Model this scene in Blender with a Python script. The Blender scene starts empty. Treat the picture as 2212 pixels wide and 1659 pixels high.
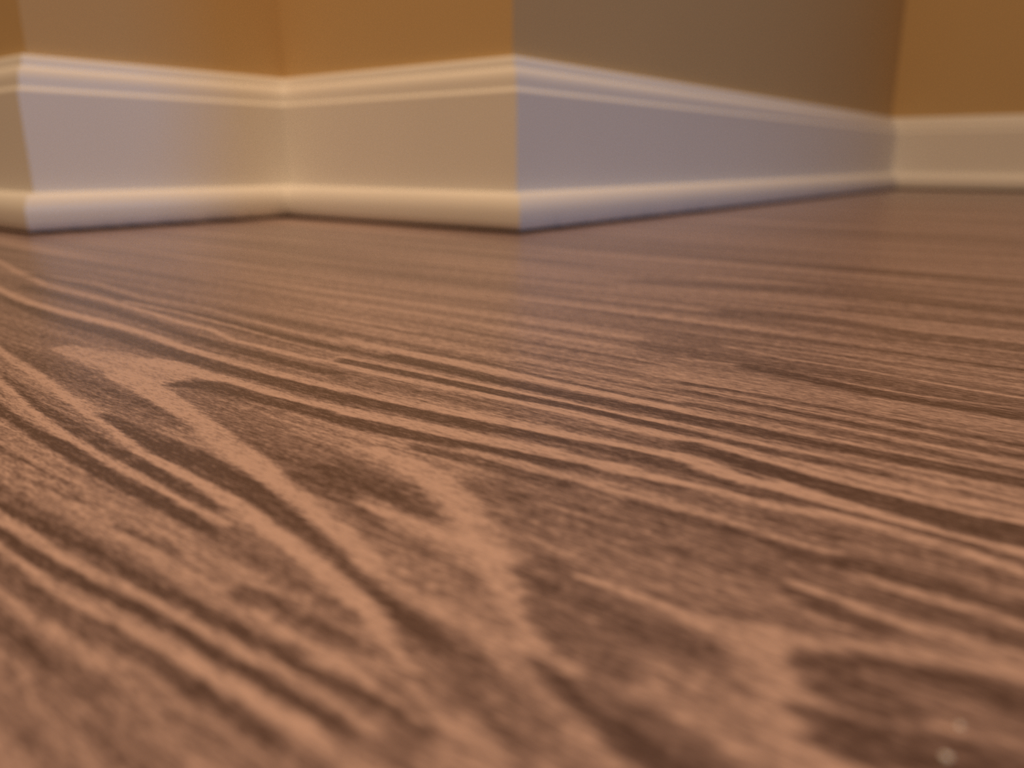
import bpy, math
import numpy as np
from mathutils import Vector, Matrix

# ------------------------------------------------------------------ camera
scene = bpy.context.scene
F_PX, IMG_W, IMG_H = 1690.0, 2212, 1659
CAM_H = 0.042                       # the phone lies almost on the floor
YAW = math.radians(38.0)            # walls run along X and Y, the view is turned
PITCH = math.atan((829.5 - 345.0) / F_PX)
cam_data = bpy.data.cameras.new('camera')
cam = bpy.data.objects.new('camera', cam_data)
scene.collection.objects.link(cam)
cam.location = (0, 0, CAM_H)
cam.rotation_euler = (math.pi / 2 - PITCH, 0, YAW)
cam_data.sensor_width = 36.0
cam_data.lens = F_PX / IMG_W * 36.0
cam_data.clip_start = 0.002
cam_data.clip_end = 50
cam_data.dof.use_dof = True
cam_data.dof.focus_distance = 0.142
cam_data.dof.aperture_fstop = cam_data.lens / 2.1     # a 2.1 mm opening
scene.camera = cam

# ------------------------------------------------------------------ light
scene.view_settings.view_transform = 'Standard'
scene.view_settings.look = 'None'
scene.view_settings.gamma = 1.0
scene.view_settings.use_curve_mapping = False
scene.view_settings.exposure = -0.08
scene.cycles.use_denoising = False
world = bpy.data.worlds.new('world')
scene.world = world
world.use_nodes = True
bg = world.node_tree.nodes['Background']
bg.inputs['Color'].default_value = (1.0, 0.62, 0.32, 1)
bg.inputs['Strength'].default_value = 0.13

def area_light(name, loc, target, sx, sy, power, color):
    l = bpy.data.lights.new(name, 'AREA')
    l.shape = 'RECTANGLE'; l.size = sx; l.size_y = sy
    l.energy = power; l.color = color
    o = bpy.data.objects.new(name, l)
    o.location = loc
    o.rotation_euler = (Vector(target) - Vector(loc)).to_track_quat('-Z', 'Y').to_euler()
    scene.collection.objects.link(o)
    return o

# dusk daylight low from a window to the right; warm ceiling lamp high overhead
day = area_light('window_daylight', (1.25, 0.98, 0.60), (-0.40, 0.25, 0.05), 0.5, 0.8, 0.92, (0.10, 0.47, 1.0))
day.data.spread = math.radians(75)
lamp = area_light('ceiling_lamp_light', (0.10, -0.40, 2.25), (-0.2, -0.2, 0.0), 0.6, 0.6, 19.5, (1.0, 0.66, 0.385))
lamp.data.spread = math.radians(115)

# growth figure of the floor board: lightness, opacity, softness, 'x,y,radius' in millimetres
GRAIN = [
(-0.3,0.6,1,'-338.2,102.8,66.75 -234.1,101.8,43.60 -167.7,94.4,28.70'),
(-0.3,0.7,0.9,'-187.8,70.0,4.17 -156.9,65.3,3.63 -135.0,61.8,3.31 -121.6,60.1,3.21'),
(0.4,0.75,0.9,'-151.2,42.0,5.08 -132.5,41.0,4.83 -106.2,40.6,4.36 -86.6,40.6,3.97 -76.1,40.9,3.71 -66.4,40.8,3.42 -60.1,40.8,3.28'),
(-0.35,0.7,0.7,'-131.9,72.0,5.57 -111.9,69.3,5.08 -92.3,67.0,4.63 -73.6,64.9,4.15'),
(0.1,0.6,0.9,'-64.8,56.0,4.25 -54.2,54.4,3.71 -45.4,51.7,3.08 -40.2,49.2,2.72'),
(-0.2,0.5,1,'-77.0,18.9,2.79 -64.8,20.3,2.49 -53.4,21.0,2.19'),
(-0.15,0.5,0.9,'-55.0,86.3,8.61 -37.5,85.3,7.81 -22.1,85.4,7.18 -2.3,86.0,6.28'),
(-0.45,0.65,0.9,'-60.4,73.3,5.74 -48.8,73.8,5.44 -38.8,74.7,5.21 -29.9,75.6,4.98 -22.0,76.9,4.79 -17.1,77.5,4.64'),
(-0.6,0.85,0.6,'-43.5,60.8,3.11 -37.6,59.6,2.97 -32.8,58.8,2.88 -27.1,58.0,2.80 -23.9,58.1,2.81'),
(-0.5,0.75,0.7,'-39.7,53.4,2.94 -34.3,52.3,2.86 -28.2,51.9,2.77'),
(0.1,0.6,0.9,'-27.2,53.6,2.55 -23.5,53.4,2.44 -20.0,53.0,2.27 -16.5,52.0,1.96 -13.6,49.5,1.66'),
(-0.6,0.85,0.45,'-14.5,60.9,2.77 -10.7,61.8,2.68 0.4,65.5,2.52'),
(-0.72,0.9,0.4,'-12.4,54.1,2.86 -7.4,55.7,2.74 1.0,59.0,2.61'),
(0.64,0.9,0.6,'-190.6,75.6,2.71 -174.5,76.0,4.66 -158.1,76.6,5.88 -147.7,78.4,5.23'),
(0.75,0.9,0.4,'-162.5,81.1,2.98 -155.2,82.7,2.47 -145.1,82.4,2.14 -132.4,82.8,2.04 -116.0,82.4,2.00 -101.1,84.3,2.07 -90.3,85.9,2.00 -75.7,88.0,1.90 -62.2,90.2,1.81'),
(-0.8,0.9,0.4,'-141.6,75.0,1.71 -135.3,79.2,2.69 -123.2,79.4,2.10 -106.8,80.7,2.00 -94.3,81.1,1.93 -81.7,82.9,1.89 -72.1,83.8,1.83 -59.3,86.1,1.77'),
(0.75,0.95,0.35,'-157.4,72.0,3.12 -147.0,70.8,2.80 -128.7,67.7,2.42 -116.7,65.3,2.12 -104.8,62.4,2.24 -95.1,60.2,2.51 -88.4,58.5,1.98 -80.3,56.6,1.50 -70.5,54.0,1.45 -64.0,52.2,1.56 -59.3,50.7,1.12 -55.9,49.7,0.55'),
(0.35,0.7,0.8,'-55.9,49.7,0.69 -52.6,49.1,0.68 -49.3,48.6,0.67'),
(-0.72,0.88,0.6,'-87.2,61.0,1.11 -81.1,60.4,2.05 -76.3,60.3,1.90 -71.2,59.3,1.53 -65.5,57.1,0.89'),
(-0.6,0.8,0.6,'-83.2,66.5,2.87 -73.9,65.2,2.70 -66.3,64.2,2.43 -63.0,63.0,1.04'),
(0.25,0.7,0.8,'-100.1,73.0,2.34 -87.5,75.1,2.02 -77.9,73.7,1.55 -71.4,72.2,1.41'),
(0.68,0.92,0.45,'-84.8,74.1,1.53 -75.1,73.4,2.09 -67.3,70.9,2.36 -61.2,67.6,2.56 -56.3,64.3,2.44 -51.5,60.9,1.98 -46.4,57.1,1.58 -42.2,53.6,1.24 -39.0,51.1,1.00 -36.0,49.5,0.78'),
(0.5,0.75,0.7,'-72.2,61.0,1.26 -64.4,60.6,1.15 -57.1,59.5,0.96 -48.8,56.5,0.82'),
(-0.48,0.7,0.4,'-66.3,57.4,0.51 -60.6,56.8,0.47 -54.5,55.5,0.42'),
(-0.48,0.6,0.4,'-58.1,56.4,0.45 -52.1,55.3,0.40 -46.2,53.4,0.36'),
(-0.8,0.92,0.5,'-132.8,56.4,1.89 -114.2,55.3,2.94 -103.2,55.2,3.09 -92.5,54.5,2.74 -85.4,53.7,2.23 -78.6,52.6,1.63 -71.8,51.3,1.31 -65.5,49.9,1.08 -60.4,48.1,0.93 -57.2,47.4,0.96 -53.2,46.5,1.15 -49.0,45.5,1.27 -45.0,44.9,1.26 -41.4,44.3,0.85'),
(0.75,0.95,0.4,'-212.7,66.6,1.33 -198.5,64.7,1.31 -179.3,62.6,1.19 -160.8,60.0,1.03 -143.5,57.0,0.94 -130.1,55.1,0.91 -123.1,54.2,0.85 -111.2,52.2,0.84 -100.5,51.7,0.88 -93.7,51.4,0.98 -86.6,50.7,1.07 -79.8,49.9,1.17 -72.8,48.5,1.15 -66.5,47.2,1.16 -61.5,46.3,1.22 -55.7,45.1,1.29 -51.6,44.0,1.22 -48.4,42.7,0.95 -45.7,41.4,0.70 -42.8,40.1,0.39'),
(-0.5,0.7,0.7,'-188.4,58.2,1.35 -176.8,56.9,1.18 -155.6,53.4,1.02'),
(-0.8,0.9,0.4,'-160.6,53.6,0.89 -147.2,52.2,1.51 -135.7,51.6,1.48 -125.0,50.8,1.37 -115.2,50.0,1.33 -103.1,49.4,1.25 -95.4,48.8,1.16 -88.3,48.2,0.87 -83.4,48.0,0.54'),
(0.71,0.92,0.4,'-188.4,58.2,0.83 -170.5,54.7,0.80 -146.7,50.8,0.76 -131.4,49.0,0.75 -120.2,47.8,0.75 -109.4,47.2,0.75 -101.9,47.0,0.74 -95.1,46.9,0.69 -88.0,46.3,0.66 -79.5,46.2,0.65'),
(-0.8,0.92,0.4,'-165.1,50.1,0.73 -148.6,47.5,0.95 -133.6,46.1,1.02 -122.6,46.0,1.57 -112.9,45.3,1.42 -104.5,44.8,1.42 -97.7,44.8,1.43 -91.4,44.8,1.31 -84.6,44.3,1.09 -78.9,44.1,0.98'),
(-0.35,0.6,0.8,'-78.3,43.8,1.69 -72.8,43.5,1.63 -65.3,43.0,1.54 -60.7,42.7,1.48'),
(-0.48,0.75,0.4,'-119.2,37.1,0.38 -107.1,37.8,0.37 -98.3,38.6,0.37'),
(-0.64,0.8,0.4,'-90.1,37.8,0.47 -82.9,38.6,0.44 -76.8,38.9,0.40'),
(-0.4,0.7,0.4,'-134.4,39.5,0.36 -118.8,39.9,0.34 -105.3,40.2,0.31'),
(-0.48,0.75,0.7,'-63.9,38.4,1.66 -58.4,39.5,1.53 -54.6,39.5,1.29 -50.2,38.9,1.18'),
(-0.72,0.92,0.4,'-111.2,31.5,0.73 -107.1,31.8,0.72 -100.6,32.2,0.69 -94.5,32.6,0.66 -88.9,33.0,0.66 -85.1,33.5,0.63 -78.8,33.7,0.66 -73.3,33.5,0.65 -67.1,34.1,0.69 -62.6,34.3,0.86 -57.4,34.6,0.89 -54.0,34.9,0.71 -50.9,35.3,0.57'),
(0.6,0.85,0.4,'-107.8,30.3,0.86 -102.7,30.2,0.87 -92.4,30.4,0.84 -83.7,30.7,0.83 -76.8,31.4,0.83 -70.3,31.9,0.78'),
(-0.8,0.95,0.4,'-102.2,28.4,0.98 -97.9,28.5,0.98 -91.6,28.7,0.95 -85.8,29.0,0.94 -78.2,29.5,0.92 -71.9,30.2,0.91 -67.9,30.6,0.86 -63.9,30.9,0.61 -59.0,31.0,0.76 -56.0,31.1,0.76 -52.7,31.4,0.75 -49.4,31.5,0.73 -46.4,31.8,0.70 -43.3,31.8,0.66 -40.2,31.7,0.73'),
(0.6,0.85,0.4,'-70.5,32.1,0.69 -62.0,32.4,0.65 -56.4,32.7,0.64 -53.2,33.0,0.63 -48.5,33.4,0.59 -44.5,33.3,0.54 -39.4,33.0,0.51'),
(-0.8,0.95,0.5,'-51.8,34.6,0.54 -48.6,34.8,0.92 -44.5,35.4,0.87 -40.0,35.4,0.80 -35.2,35.2,0.76'),
(0.5,0.8,0.7,'-49.9,35.8,0.62 -45.7,36.5,0.59 -42.3,36.7,0.54 -38.4,36.3,0.49'),
(-0.64,0.8,0.6,'-44.4,37.5,0.51 -40.5,37.3,0.48 -38.3,36.7,0.44'),
(0.6,0.9,0.4,'-97.9,26.9,0.79 -93.5,26.9,0.77 -86.8,26.9,0.75 -78.4,27.1,0.73 -71.3,27.5,0.74 -65.9,28.4,0.73 -60.3,28.9,0.67 -54.8,29.2,0.64 -50.1,29.6,0.62 -45.7,30.0,0.58 -41.5,29.9,0.54'),
(-0.55,0.85,0.6,'-93.9,25.5,1.12 -83.2,25.5,1.04 -74.8,25.6,1.06 -69.4,26.6,1.09 -63.4,27.1,0.97 -57.3,27.2,0.90 -53.7,27.3,0.88 -48.8,27.6,0.84 -44.5,27.6,0.79'),
(0.45,0.85,0.7,'-87.2,23.2,0.73 -83.1,23.1,0.73 -77.4,23.3,0.73 -72.4,23.5,0.72 -67.3,23.9,0.71 -62.3,24.4,0.69'),
(-0.45,0.7,0.8,'-82.9,21.8,0.93 -73.4,21.7,0.87 -66.1,21.9,0.84 -59.9,22.1,0.80'),
(0.3,0.6,0.9,'-76.3,19.5,0.64 -66.0,19.8,0.59 -59.6,20.0,0.55 -54.6,20.0,0.52'),
(0.3,0.6,0.9,'-60.8,24.7,0.68 -55.5,25.1,0.63 -50.2,25.2,0.59'),
(0.55,0.85,0.4,'-73.6,82.4,1.02 -64.3,83.8,0.94 -55.4,83.7,0.85 -47.4,83.5,0.83 -38.7,84.2,0.80 -33.8,84.4,0.75 -27.2,83.6,0.72 -21.1,83.9,0.71'),
(-0.64,0.75,0.7,'-44.5,81.8,1.28 -37.6,82.0,1.22 -32.7,82.0,1.19 -29.8,82.5,1.14 -23.5,81.3,1.07 -18.3,81.8,1.07'),
(-0.64,0.7,0.7,'-61.7,73.9,0.86 -53.3,74.9,0.83 -47.2,75.9,0.80 -41.5,75.9,0.74'),
(0.3,0.5,0.8,'-55.1,74.5,0.67 -45.9,75.1,0.64 -35.9,75.4,0.59 -29.9,75.6,0.57'),
(0.3,0.7,0.8,'-17.4,88.3,1.99 -9.8,88.5,1.87 -1.6,87.1,1.72'),
(-0.72,0.85,0.6,'-18.6,82.7,0.90 -14.7,82.6,1.69 -9.9,82.5,1.63 -4.3,82.2,1.55 -1.1,81.9,1.50'),
(0.5,0.85,0.6,'-17.0,79.8,0.98 -10.6,80.4,0.94 -6.2,80.8,0.91 -1.0,80.4,0.87'),
(-0.64,0.8,0.6,'-14.7,77.5,0.78 -10.0,77.1,1.51 -5.7,77.2,1.47 -0.7,77.1,1.41'),
(0.62,0.9,0.5,'-21.3,74.8,0.82 -17.4,74.1,0.80 -13.7,73.6,0.78 -10.3,73.5,0.77 -7.2,73.8,0.75 -4.2,73.7,0.73 -0.4,73.9,0.71'),
(-0.72,0.85,0.6,'-22.0,73.0,0.72 -18.0,72.1,1.40 -14.3,71.7,1.38 -10.9,71.5,1.36 -8.3,71.7,0.89'),
(0.1,0.6,0.8,'-8.8,71.3,1.32 -4.9,72.0,1.30 -0.2,72.1,1.25'),
(0.5,0.85,0.6,'-39.8,62.3,0.76 -34.4,62.4,0.73 -30.7,62.4,0.72 -26.3,62.7,0.70'),
(-0.48,0.6,0.8,'-29.4,63.7,0.68 -26.1,64.0,0.68 -22.9,65.4,0.67'),
(0.5,0.9,0.6,'-25.4,62.4,1.49 -20.9,63.5,1.45 -18.0,65.1,1.25 -15.0,66.2,0.97 -11.2,68.0,0.87 -6.5,69.9,0.87 -0.2,72.1,1.02'),
(-0.48,0.7,0.6,'-20.2,66.7,0.58 -17.7,67.0,0.57 -15.5,67.2,0.56'),
(0.5,0.92,0.5,'-21.4,62.9,2.12 -19.0,61.4,1.76 -17.0,58.5,1.37 -15.9,55.4,1.24 -15.0,52.8,1.33 -13.1,51.2,1.55 -10.6,49.7,1.52'),
(-0.8,0.92,0.5,'-15.9,61.5,0.45 -14.5,63.8,0.77 -12.4,65.2,0.88 -9.7,66.1,0.90 -6.0,67.2,1.16 -3.3,67.8,1.35 0.1,68.3,1.50'),
(-0.72,0.85,0.5,'-15.1,58.6,0.43 -12.7,58.3,0.71 -10.8,58.6,0.70 -7.8,59.4,0.68'),
(0.3,0.7,0.7,'-14.6,56.8,0.50 -12.9,57.0,0.49 -11.4,57.4,0.49'),
(0,0.6,0.8,'-9.0,62.7,1.08 -4.6,63.8,1.06 0.5,64.5,1.03'),
(0.15,0.6,0.8,'-5.1,61.6,0.85 -1.6,61.5,0.82 0.8,61.4,0.80'),
(-0.8,0.95,0.5,'-34.7,47.8,0.52 -31.4,46.2,0.99 -29.0,45.2,1.25 -26.7,44.5,1.28 -24.3,44.3,1.29 -21.6,44.2,1.25 -18.6,43.7,1.19'),
(-0.55,0.75,0.7,'-30.2,47.4,1.70 -26.7,47.7,1.63 -23.5,47.6,1.52 -19.2,46.7,1.40 -16.5,46.0,1.33'),
(0.4,0.85,0.6,'-39.2,47.1,1.39 -35.4,45.9,1.30 -31.9,44.4,1.23 -28.7,43.3,1.21 -25.9,42.5,1.16 -23.0,41.5,1.09'),
(-0.6,0.8,0.6,'-37.5,40.8,0.73 -33.4,39.8,0.68 -30.8,38.7,0.62 -27.8,37.2,0.59'),
(0.3,0.7,0.8,'-35.0,37.5,0.99 -31.1,36.4,0.92 -29.0,35.6,0.87'),
(0.25,0.5,0.9,'-27.2,49.3,0.95 -23.7,49.7,0.91 -19.4,49.3,0.83 -15.5,48.0,0.75'),
(0.75,0.9,0.4,'-399.3,133.4,1.31 -295.5,113.9,1.20 -252.9,112.7,1.42 -218.0,110.0,1.20 -198.3,108.3,1.17 -182.5,107.8,1.00 -166.5,104.2,0.94 -150.9,104.1,1.07 -136.7,104.0,1.08 -128.4,105.4,1.17'),
(0.52,0.8,0.4,'-340.5,121.4,1.61 -287.7,126.9,1.23 -245.6,122.1,0.97 -212.4,123.7,0.97 -185.2,121.2,0.78 -161.9,119.1,0.74 -143.4,118.0,0.72'),
(-0.8,0.9,0.4,'-326.4,121.5,2.57 -273.4,120.3,2.13 -234.6,116.4,1.91 -200.3,116.4,1.87 -176.3,115.1,1.68 -156.0,114.6,1.59 -138.4,113.8,1.49'),
(0.6,0.9,0.4,'-241.1,114.8,1.01 -210.9,115.5,0.88 -181.2,113.8,0.73 -154.7,111.3,0.67 -134.9,110.9,0.67'),
(-0.8,0.9,0.4,'-297.7,107.8,2.70 -237.7,105.6,2.26 -204.9,103.1,1.88 -172.5,99.5,1.72 -152.5,99.0,1.75 -134.9,98.6,1.72 -121.5,99.5,1.75'),
(-0.8,0.85,0.4,'-297.2,97.5,2.76 -232.5,89.9,2.55 -199.3,89.9,2.66 -173.6,88.3,2.33 -153.1,87.8,2.30 -136.2,88.0,2.27 -108.8,88.8,2.06'),
(0.75,0.9,0.4,'-312.5,102.9,1.50 -290.0,99.1,1.58 -260.9,95.8,1.76 -235.4,94.9,1.96 -211.1,95.6,1.88 -189.7,95.0,1.53 -167.2,92.4,1.39 -147.8,91.9,1.43 -131.2,91.9,1.42 -113.6,92.8,1.37'),
(-0.48,0.9,0.4,'-139.6,114.9,1.53 -123.4,114.4,1.53 -106.4,116.0,1.50 -94.2,116.3,1.37 -78.9,116.0,1.31 -54.5,117.4,2.02'),
(-0.8,0.9,0.4,'-125.5,116.4,2.36 -106.8,116.4,2.18 -93.9,115.9,2.06 -78.9,116.0,2.02 -54.5,117.4,1.85'),
(0.75,0.9,0.4,'-148.6,122.6,0.94 -133.6,121.6,0.94 -118.4,121.9,0.94 -107.7,122.4,0.89 -94.7,122.0,0.80 -78.3,120.4,0.76 -68.4,121.0,0.76 -56.3,121.0,0.72'),
(-0.64,0.8,0.4,'-123.7,124.4,0.92 -105.5,124.9,0.83 -87.9,123.5,0.75 -73.1,123.1,0.73 -57.5,123.5,0.70'),
(0.75,0.9,0.4,'-133.7,110.0,1.15 -118.2,110.8,1.06 -101.6,110.6,0.99 -86.4,111.4,0.96 -76.1,111.9,0.92 -66.3,112.0,0.90 -52.7,113.7,0.87'),
(-0.8,0.9,0.4,'-130.4,107.2,1.77 -108.1,108.5,1.63 -88.4,109.2,1.53 -71.8,110.5,1.42 -51.0,110.2,1.25'),
(0.75,0.9,0.4,'-127.3,104.5,1.24 -111.0,104.7,1.20 -97.1,105.7,1.17 -86.2,106.5,1.12 -77.8,107.0,1.09 -69.9,107.6,1.02 -57.4,107.0,0.95 -49.7,107.5,0.94'),
(-0.3,0.7,0.4,'-119.6,98.0,2.69 -100.3,100.5,2.49 -82.7,102.1,2.27 -66.7,102.8,2.09 -47.8,103.7,1.93'),
(0.38,0.6,0.4,'-102.5,102.8,0.54 -82.7,102.1,0.50 -72.6,102.2,0.50 -61.0,103.3,0.49'),
(-0.8,0.9,0.4,'-109.5,89.5,2.46 -95.1,91.3,2.30 -81.4,92.3,2.23 -70.5,94.9,2.22 -57.3,97.1,1.99 -44.2,96.3,1.75'),
(0.75,0.9,0.4,'-113.5,92.9,1.37 -101.3,93.5,1.34 -90.7,94.6,1.32 -81.0,95.7,1.27 -71.9,96.8,1.23 -63.4,97.7,1.21 -55.8,99.2,1.17 -46.1,100.1,1.11'),
(-0.8,0.9,0.4,'-99.0,80.6,2.05 -84.3,84.2,1.92 -72.7,85.9,1.79 -62.2,87.6,1.73 -52.7,89.6,1.66 -41.5,90.7,1.54'),
(0.75,0.9,0.4,'-103.0,83.9,1.72 -92.8,85.4,1.62 -82.8,86.2,1.55 -74.1,87.5,1.53 -65.9,88.7,1.48 -58.2,89.9,1.43 -51.0,91.0,1.39 -42.2,92.1,1.33'),
(0.38,0.8,0.4,'-88.0,77.5,1.58 -80.3,80.1,1.50 -72.0,81.5,1.37 -61.4,82.8,1.31 -54.3,84.0,1.27 -45.2,85.1,1.18 -38.6,84.8,1.09'),
(-0.64,0.8,0.4,'-80.7,78.8,1.38 -68.2,80.5,1.27 -59.7,80.5,1.21 -52.9,81.8,1.23'),
(0.45,0.8,0.4,'-129.8,153.9,0.81 -107.3,150.5,0.77 -88.7,148.9,0.74 -68.9,146.9,0.68'),
(0.45,0.8,0.4,'-103.6,133.5,0.68 -86.7,133.0,0.64 -71.6,132.5,0.60 -61.7,132.1,0.57'),
(-0.48,0.8,0.4,'-101.0,130.2,0.76 -84.6,129.9,0.72 -70.0,129.6,0.68 -60.3,129.2,0.65'),
(0.38,0.8,0.4,'-92.9,124.9,0.63 -78.3,125.9,0.59 -58.7,126.1,0.54'),
(-0.4,0.7,0.4,'-137.3,138.3,0.96 -117.0,138.7,0.89 -98.1,137.8,0.83 -82.2,138.1,0.78 -64.1,137.0,0.71'),
(-0.5,0.7,0.9,'-131.9,248.6,9.21 -101.5,258.9,8.88 -78.9,270.2,8.81 -59.9,273.0,8.00 -40.6,266.2,7.04 -18.2,263.1,6.80'),
(0.35,0.6,0.9,'-131.0,235.8,8.20 -109.9,239.8,7.91 -90.1,243.6,7.58 -71.3,245.7,7.22'),
(0.35,0.6,0.9,'-60.4,224.3,8.06 -44.2,223.4,7.80 -26.3,225.0,7.53 -14.8,227.1,7.32'),
(-0.65,0.75,0.8,'-87.2,212.2,5.58 -62.5,217.1,5.21 -49.9,215.1,4.47 -37.9,211.3,4.46 -24.6,213.0,4.44 -13.5,212.5,4.23'),
(-0.5,0.7,0.9,'-78.4,164.7,10.98 -59.6,164.3,10.29 -42.9,164.0,9.46 -27.7,161.3,8.83 -8.7,162.2,8.35'),
(0.52,0.8,0.4,'-69.8,171.4,0.84 -54.2,168.5,0.82 -41.1,168.6,0.80 -26.0,166.8,0.74 -9.0,165.5,0.69'),
(0.45,0.8,0.4,'-73.1,153.8,0.84 -57.1,157.8,0.79 -44.0,157.1,0.71 -26.5,155.6,0.67 -8.3,157.9,0.63'),
(0.38,0.7,0.4,'-64.1,175.9,0.96 -50.1,177.1,0.90 -33.4,174.6,0.81 -9.7,172.6,0.74'),
(-0.8,0.9,0.4,'-58.4,156.7,2.52 -49.7,155.6,2.40 -40.0,153.7,2.26 -31.1,152.1,2.24 -20.7,152.2,2.20 -7.8,152.9,2.09'),
(0.4,0.75,0.8,'-70.9,142.2,5.41 -52.1,145.0,5.02 -37.3,144.7,4.63 -24.4,145.4,4.42 -7.1,145.4,4.08'),
(-0.56,0.85,0.4,'-64.6,136.6,0.97 -49.4,137.8,0.91 -35.4,137.9,0.84 -22.7,137.1,0.78 -6.3,136.2,0.72'),
(0.45,0.85,0.4,'-63.6,134.6,0.72 -48.2,134.9,0.67 -34.5,134.7,0.62 -22.1,134.2,0.59 -6.1,133.8,0.54'),
(-0.64,0.85,0.4,'-62.2,131.7,1.06 -46.8,131.2,1.00 -33.5,131.3,0.94 -21.4,130.9,0.89 -5.8,130.8,0.82'),
(0.45,0.85,0.4,'-60.3,127.9,0.66 -45.8,128.6,0.62 -32.6,128.4,0.57 -20.9,128.2,0.54 -5.5,128.0,0.50'),
(-0.64,0.85,0.4,'-58.6,124.4,1.08 -44.5,125.3,1.01 -31.7,125.2,0.94 -20.3,125.2,0.89 -5.2,124.5,0.82'),
(0.52,0.85,0.4,'-56.1,119.4,0.58 -45.3,120.5,0.56 -33.0,121.5,0.52 -21.7,121.6,0.49 -4.9,121.9,0.45'),
(-0.8,0.9,0.4,'-56.2,116.7,2.36 -44.3,117.8,2.24 -32.0,118.2,2.10 -21.0,118.9,2.00 -4.8,120.0,1.85'),
(0.6,0.9,0.4,'-53.3,113.7,0.74 -42.2,112.9,0.72 -32.8,113.4,0.70 -24.0,113.5,0.66 -17.8,113.3,0.63 -4.0,112.4,0.58'),
(-0.56,0.8,0.4,'-53.1,110.4,1.63 -38.8,110.3,1.54 -29.8,111.3,1.50 -21.5,111.8,1.44'),
(0.52,0.9,0.4,'-50.4,107.8,1.31 -42.6,107.8,1.26 -35.4,107.7,1.21 -26.5,107.5,1.15 -18.5,107.6,1.11 -11.2,107.4,1.06 -3.6,107.6,1.01'),
(-0.8,0.95,0.4,'-47.9,105.4,1.92 -36.8,105.1,2.98 -27.6,104.2,2.81 -19.6,103.9,2.71 -12.4,104.1,2.62 -3.3,104.6,2.49'),
(0.75,0.95,0.4,'-48.3,100.9,1.14 -38.6,98.4,2.15 -32.1,98.7,2.17 -25.7,97.9,2.02 -17.9,97.0,1.92'),
(-0.8,0.8,0.4,'-38.2,100.2,0.58 -27.9,98.4,0.55 -19.8,97.2,0.52'),
(-0.64,0.8,0.4,'-46.0,96.4,1.04 -37.2,95.0,0.97 -30.3,93.7,0.91 -24.0,92.3,0.86'),
(0.75,0.9,0.6,'-52.9,90.1,1.87 -44.3,91.8,1.80 -39.0,92.3,1.70 -33.8,92.3,1.63 -28.9,92.5,1.61 -23.1,93.4,1.58 -17.5,94.1,1.52 -13.3,93.5,1.42 -8.0,92.7,1.36 -2.1,91.8,1.30'),
(0.75,0.9,0.5,'-34.3,97.9,1.13 -29.3,98.2,2.22 -22.7,97.4,2.09 -16.7,97.0,2.04 -11.3,97.1,1.98 -7.4,97.3,1.94 -2.6,97.6,1.88'),
(-0.8,0.95,0.35,'-42.8,105.1,1.89 -38.7,104.4,2.86 -31.0,103.3,2.72 -24.1,102.2,2.77 -17.7,101.3,2.92 -9.2,100.7,3.11 -2.9,101.2,3.16'),
(0.68,0.9,0.5,'-46.3,108.2,1.21 -37.8,107.0,1.15 -30.2,105.9,1.11 -23.3,105.3,1.08 -15.6,105.1,1.04 -9.9,105.1,1.01 -3.4,106.1,0.98'),
(-0.56,0.75,0.4,'-48.6,92.5,0.71 -39.5,93.4,0.67 -32.6,93.5,0.64 -27.8,93.8,0.63'),
(-0.64,0.8,0.4,'-33.5,95.9,0.74 -25.3,95.6,0.71 -17.8,95.7,0.68 -11.0,95.5,0.65 -6.0,95.7,0.63'),
(-0.25,0.6,0.9,'-25.9,88.2,2.15 -17.8,89.9,2.07 -10.0,89.7,1.92 -1.8,88.8,1.79')
]

# ------------------------------------------------------------------ helpers
def tag(o, label, cat, kind=None):
    o['label'] = label
    o['category'] = cat
    if kind: o['kind'] = kind

def link(name, verts, faces, mat, parent=None, smooth=False):
    me = bpy.data.meshes.new(name)
    me.from_pydata([tuple(v) for v in verts], [], faces)
    me.update()
    if smooth:
        me.polygons.foreach_set('use_smooth', [True] * len(me.polygons))
        me.set_sharp_from_angle(angle=math.radians(40))
    me.materials.append(mat)
    o = bpy.data.objects.new(name, me)
    scene.collection.objects.link(o)
    if parent: o.parent = parent
    return o

class NT:
    def __init__(self, name):
        self.mat = bpy.data.materials.new(name)
        self.mat.use_nodes = True
        self.t = self.mat.node_tree
        self.bsdf = self.t.nodes['Principled BSDF']
    def n(self, kind, **kw):
        nd = self.t.nodes.new(kind)
        for k, v in kw.items():
            if k.startswith('i_'):
                nd.inputs[k[2:].replace('_', ' ')].default_value = v
            else:
                setattr(nd, k, v)
        return nd
    def l(self, a, b): self.t.links.new(a, b)
    def math(self, op, a, b=None, clamp=False):
        m = self.n('ShaderNodeMath', operation=op, use_clamp=clamp)
        for i, x in enumerate((a, b)):
            if x is None: continue
            if isinstance(x, (int, float)): m.inputs[i].default_value = x
            else: self.l(x, m.inputs[i])
        return m.outputs[0]
    def noise(self, vec, scale, detail=2.0, rough=0.5):
        nz = self.n('ShaderNodeTexNoise')
        nz.inputs['Scale'].default_value = scale
        nz.inputs['Detail'].default_value = detail
        nz.inputs['Roughness'].default_value = rough
        self.l(vec, nz.inputs['Vector'])
        return nz.outputs['Fac']
    def scaled(self, vec, s, rot=0.0):
        mp = self.n('ShaderNodeMapping')
        mp.inputs['Scale'].default_value = s
        mp.inputs['Rotation'].default_value = (0, 0, rot)
        self.l(vec, mp.inputs['Vector'])
        return mp.outputs['Vector']

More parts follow.
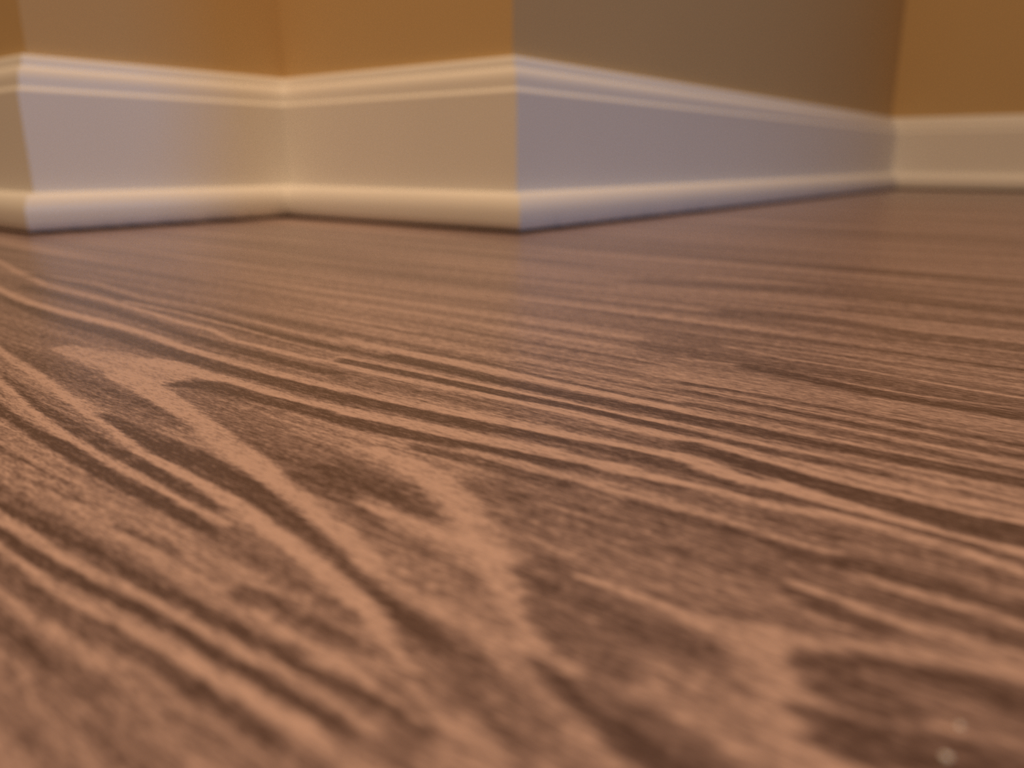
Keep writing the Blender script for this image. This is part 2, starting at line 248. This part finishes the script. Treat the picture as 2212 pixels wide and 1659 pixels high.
def paint(name, color, rough, bump):
    m = NT(name)
    co = m.n('ShaderNodeTexCoord').outputs['Object']
    nz = m.noise(co, 900.0, 3.0)
    soft = m.noise(co, 9.0, 2.0)
    mix = m.n('ShaderNodeMix', data_type='RGBA')
    mix.inputs['A'].default_value = tuple(c * 0.97 for c in color) + (1,)
    mix.inputs['B'].default_value = tuple(min(1, c * 1.03) for c in color) + (1,)
    m.l(soft, mix.inputs['Factor'])
    m.l(mix.outputs['Result'], m.bsdf.inputs['Base Color'])
    m.bsdf.inputs['Roughness'].default_value = rough
    b = m.n('ShaderNodeBump')
    b.inputs['Strength'].default_value = bump
    b.inputs['Distance'].default_value = 0.0004
    m.l(nz, b.inputs['Height'])
    m.l(b.outputs['Normal'], m.bsdf.inputs['Normal'])
    return m.mat

WALL = paint('tan_wall_paint', (0.58, 0.41, 0.20), 0.75, 0.25)
WHITE = paint('white_trim_paint', (0.82, 0.81, 0.79), 0.38, 0.05)

# ------------------------------------------------------------------ wood floor material
def wood():
    m = NT('brown_wood_grain')
    co = m.n('ShaderNodeTexCoord').outputs['Object']
    at = m.n('ShaderNodeAttribute', attribute_name='grain')
    cov = m.n('ShaderNodeAttribute', attribute_name='grain_cover')
    rot = math.radians(-2.5)
    # growth bands away from the traced figure
    b1 = m.noise(m.scaled(co, (3.0, 130.0, 1), rot), 1.0, 3.0, 0.55)
    b2 = m.noise(m.scaled(co, (7.0, 420.0, 1), rot), 1.0, 2.0, 0.5)
    band = m.math('ADD', m.math('MULTIPLY', m.math('SUBTRACT', b1, 0.5), 2.6),
                  m.math('MULTIPLY', m.math('SUBTRACT', b2, 0.5), 1.7))
    inv = m.math('SUBTRACT', 1.0, m.math('MULTIPLY', cov.outputs['Fac'], 0.8))
    base = m.math('ADD', at.outputs['Fac'], m.math('MULTIPLY', band, inv))
    # fibres: short torn streaks along the board
    f1 = m.noise(m.scaled(co, (260.0, 1300.0, 1), rot), 1.0, 3.0, 0.6)
    f2 = m.noise(m.scaled(co, (700.0, 3000.0, 1), rot), 1.0, 2.0, 0.6)
    f3 = m.noise(m.scaled(co, (30.0, 700.0, 1), rot), 1.0, 2.0, 0.5)
    fib = m.math('ADD', m.math('MULTIPLY', m.math('SUBTRACT', f1, 0.5), 2.3),
                 m.math('ADD', m.math('MULTIPLY', m.math('SUBTRACT', f2, 0.5), 2.0),
                        m.math('MULTIPLY', m.math('SUBTRACT', f3, 0.5), 0.7)))
    val = m.math('ADD', base, fib)
    fac = m.math('ADD', m.math('MULTIPLY', val, 0.62), 0.5, clamp=True)
    ramp = m.n('ShaderNodeValToRGB')
    e = ramp.color_ramp.elements
    e[0].position = 0.0; e[0].color = WOOD_DARK + (1,)
    e[1].position = 1.0; e[1].color = WOOD_LIGHT + (1,)
    x = e.new(0.45); x.color = WOOD_MID + (1,)
    m.l(fac, ramp.inputs['Fac'])
    m.l(ramp.outputs['Color'], m.bsdf.inputs['Base Color'])
    m.bsdf.inputs['Roughness'].default_value = 0.30
    b = m.n('ShaderNodeBump')
    b.inputs['Strength'].default_value = 0.16
    b.inputs['Distance'].default_value = 0.00025
    m.l(m.math('ADD', m.math('MULTIPLY', fib, 0.6), m.math('MULTIPLY', at.outputs['Fac'], 0.3)), b.inputs['Height'])
    m.l(b.outputs['Normal'], m.bsdf.inputs['Normal'])
    return m.mat

WOOD_DARK = (0.082, 0.052, 0.050)
WOOD_MID = (0.230, 0.161, 0.155)
WOOD_LIGHT = (0.54, 0.392, 0.355)
WOOD = wood()

# ------------------------------------------------------------------ floor
def grain_field(A, B):
    """growth figure of the board: signed lightness at floor points (metres)"""
    val = np.zeros_like(A); cover = np.zeros_like(A)
    for v, alpha, soft, pts in GRAIN:
        P = np.array([[float(x) for x in q.split(',')] for q in pts.split()]) / 1000.0
        R = P[:, 2].max() * 1.6
        sel = np.where((A > P[:, 0].min() - R) & (A < P[:, 0].max() + R) &
                       (B > P[:, 1].min() - R) & (B < P[:, 1].max() + R))
        if not len(sel[0]): continue
        a, b = A[sel], B[sel]
        best = np.full(a.shape, 9.0)
        for p, q in zip(P[:-1], P[1:]):
            d = q[:2] - p[:2]
            t = np.clip(((a - p[0]) * d[0] + (b - p[1]) * d[1]) / (d @ d), 0, 1)
            dist = np.hypot(a - p[0] - t * d[0], b - p[1] - t * d[1])
            best = np.minimum(best, dist / (p[2] + (q[2] - p[2]) * t))
        w = np.clip((1 + soft * 0.6 - best) / (soft * 1.2), 0, 1)
        w = w * w * (3 - 2 * w) * alpha
        val[sel] = val[sel] * (1 - w) + v * w
        cover[sel] = np.maximum(cover[sel], w)
    return val, cover

def axis(lo, hi, fine_lo, fine_hi, step):
    fine = np.arange(fine_lo, fine_hi, step)
    g = []
    x, s = fine_lo, step
    while x > lo:
        s *= 1.35; x -= s; g.append(max(x, lo))
    g2 = []
    x, s = fine[-1], step
    while x < hi:
        s *= 1.35; x += s; g2.append(min(x, hi))
    return np.concatenate([np.array(g[::-1]), fine, np.array(g2)])

ax = axis(-1.3, 0.9, -0.43, 0.06, 0.0022)
bx = axis(-0.4, 1.36, 0.008, 0.43, 0.0005)
A, B = np.meshgrid(ax, bx)
val, cover = grain_field(A, B)
na, nb = len(ax), len(bx)
me = bpy.data.meshes.new('floor')
co = np.stack([A.ravel(), B.ravel(), np.zeros(A.size)], 1)
i = np.arange(na * nb).reshape(nb, na)
quads = np.stack([i[:-1, :-1].ravel(), i[:-1, 1:].ravel(), i[1:, 1:].ravel(), i[1:, :-1].ravel()], 1)
me.vertices.add(len(co)); me.vertices.foreach_set('co', co.ravel())
me.loops.add(quads.size); me.loops.foreach_set('vertex_index', quads.ravel().astype(np.int32))
me.polygons.add(len(quads))
me.polygons.foreach_set('loop_start', np.arange(0, quads.size, 4, dtype=np.int32))
me.update(calc_edges=True); me.validate()
for nm, arr in (('grain', val), ('grain_cover', cover)):
    me.attributes.new(nm, 'FLOAT', 'POINT').data.foreach_set('value', arr.ravel().astype(np.float32))
me.materials.append(WOOD)
floor = bpy.data.objects.new('floor', me)
scene.collection.objects.link(floor)
tag(floor, 'brown wood-look plank floor with pale arched grain figure', 'floor', 'structure')

# ------------------------------------------------------------------ walls
T_SHOE = 0.024                     # how far the shoe stands out from the wall
WA1 = -0.501 - T_SHOE              # face of the short wall on the left (looks to +X)
WB0 = 0.1888 + T_SHOE              # face left of the left outer corner (looks to -Y)
WB1 = 0.3683 + T_SHOE              # face left of the middle outer corner
WA2 = -0.282 - T_SHOE              # long face right of the middle corner
WB2 = 1.269 + T_SHOE               # far face at the right
CORNERS = [(-1.15, WB0), (WA1, WB0), (WA1, WB1), (WA2, WB1), (WA2, WB2), (0.75, WB2)]
def off(i, t):                     # mitred offset of the wall line into the room
    a, b = CORNERS[i]
    if i == 0 or i == len(CORNERS) - 1: return (a, b - t)
    return (a + t, b - t)
NAMES = ['far_left', 'left', 'center', 'right', 'far_right']
WHERE = ['at the left edge, beyond the left outer corner',
         'between the left outer corner and the left inner corner',
         'between the left inner corner and the middle outer corner',
         'on the right of the middle outer corner, running back',
         'at the right edge, beyond the right inner corner']
WALL_H = 2.4
for k, nm in enumerate(NAMES):
    q = [off(k, 0), off(k + 1, 0), off(k + 1, -0.1), off(k, -0.1)]
    if k == 0: q[3] = (q[0][0], q[0][1] + 0.1)
    vs = [(x, y, z) for z in (0.0, WALL_H) for x, y in q]
    w = link('wall_' + nm, vs, [(0, 1, 2, 3)[::-1], (4, 5, 6, 7), (0, 1, 5, 4), (1, 2, 6, 5), (2, 3, 7, 6), (3, 0, 4, 7)], WALL)
    tag(w, 'tan painted wall ' + WHERE[k], 'wall', 'structure')

# ------------------------------------------------------------------ baseboards
H = BASE_H = 0.1005
def arc(t0, z0, t1, z1, n, kind):
    """quarter curves between two profile points"""
    out = []
    for j in range(n + 1):
        s = j / n * math.pi / 2
        if kind == 'convex': out.append((t0 + (t1 - t0) * (1 - math.cos(s)), z0 + (z1 - z0) * math.sin(s)))
        else: out.append((t0 + (t1 - t0) * math.sin(s), z0 + (z1 - z0) * (1 - math.cos(s))))
    return out
TB = 0.0135                        # flat field thickness
board = [(0, 0.0022), (TB, 0.0022), (TB, 0.787 * H), (0, 0.787 * H)]
cap = [(0, 0.7872 * H), (TB, 0.7872 * H), (TB, 0.79 * H)] + \
      arc(TB, 0.79 * H, TB - 0.0022, 0.815 * H, 5, 'convex') + \
      [(TB - 0.0024, 0.845 * H)] + \
      arc(TB - 0.0024, 0.845 * H, 0.0062, 0.935 * H, 10, 'convex') + \
      [(0.0058, 0.965 * H), (0.0052, 0.988 * H), (0.0038, H), (0, H)]
SH = 0.0235
shoe = [(TB + 0.0001, 0.0022), (T_SHOE - 0.0016, 0.0022), (T_SHOE - 0.0006, 0.0038), (T_SHOE, 0.006), (T_SHOE, 0.0115)] + \
       arc(T_SHOE, 0.0115, TB + 0.0025, SH - 0.0006, 14, 'convex')[1:] + [(TB + 0.0001, SH)]
def sweep(name, prof, k, parent=None):
    n = len(prof)
    vs = [(*off(k + e, t), z) for e in (0, 1) for t, z in prof]
    fs = [(j, (j + 1) % n, n + (j + 1) % n, n + j) for j in range(n)]
    fs += [tuple(range(n))[::-1], tuple(range(n, 2 * n))]
    o = link(name, vs, fs, WHITE, parent, smooth=True)
    import bmesh
    bm = bmesh.new(); bm.from_mesh(o.data)
    bmesh.ops.recalc_face_normals(bm, faces=bm.faces)
    bm.to_mesh(o.data); bm.free()
    return o
for k, nm in enumerate(NAMES):
    bb = sweep('baseboard_' + nm, board, k)
    tag(bb, 'white moulded baseboard ' + WHERE[k], 'baseboard', 'structure')
    sweep('cap_moulding', cap, k, bb)
    sweep('shoe_moulding', shoe, k, bb)

# ------------------------------------------------------------------ pale crumbs added as painted glints of window light on the floor
SPECK = paint('pale_glint', (0.72, 0.74, 0.78), 0.6, 0.1)
import random
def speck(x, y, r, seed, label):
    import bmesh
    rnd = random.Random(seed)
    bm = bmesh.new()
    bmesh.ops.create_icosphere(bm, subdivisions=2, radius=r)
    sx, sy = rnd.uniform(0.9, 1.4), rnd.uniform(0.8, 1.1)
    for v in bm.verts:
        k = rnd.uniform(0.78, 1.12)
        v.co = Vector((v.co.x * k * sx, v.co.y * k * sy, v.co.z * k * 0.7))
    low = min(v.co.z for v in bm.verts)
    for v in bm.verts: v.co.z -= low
    me = bpy.data.meshes.new('glint_speck'); bm.to_mesh(me); bm.free()
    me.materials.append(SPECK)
    o = bpy.data.objects.new('glint_speck', me)
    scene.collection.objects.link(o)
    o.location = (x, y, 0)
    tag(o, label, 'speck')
    o['group'] = 'painted glint specks on the floor'
speck(-0.0040, 0.0610, 0.00026, 1, 'pale blurred speck painted as a glint in the dark wood patch at bottom right, the farther one')
speck(-0.0042, 0.0567, 0.00028, 2, 'pale blurred speck painted as a glint in the dark wood patch at bottom right, nearest the bottom edge')
speck(-0.0646, 0.0674, 8e-05, 3, 'tiny sharp speck painted as a glint on the pale arched grain near the middle')
speck(-0.0280, 0.0966, 7e-05, 4, 'tiny sharp speck painted as a glint on the pale stripe under the widest dark stripe at right')
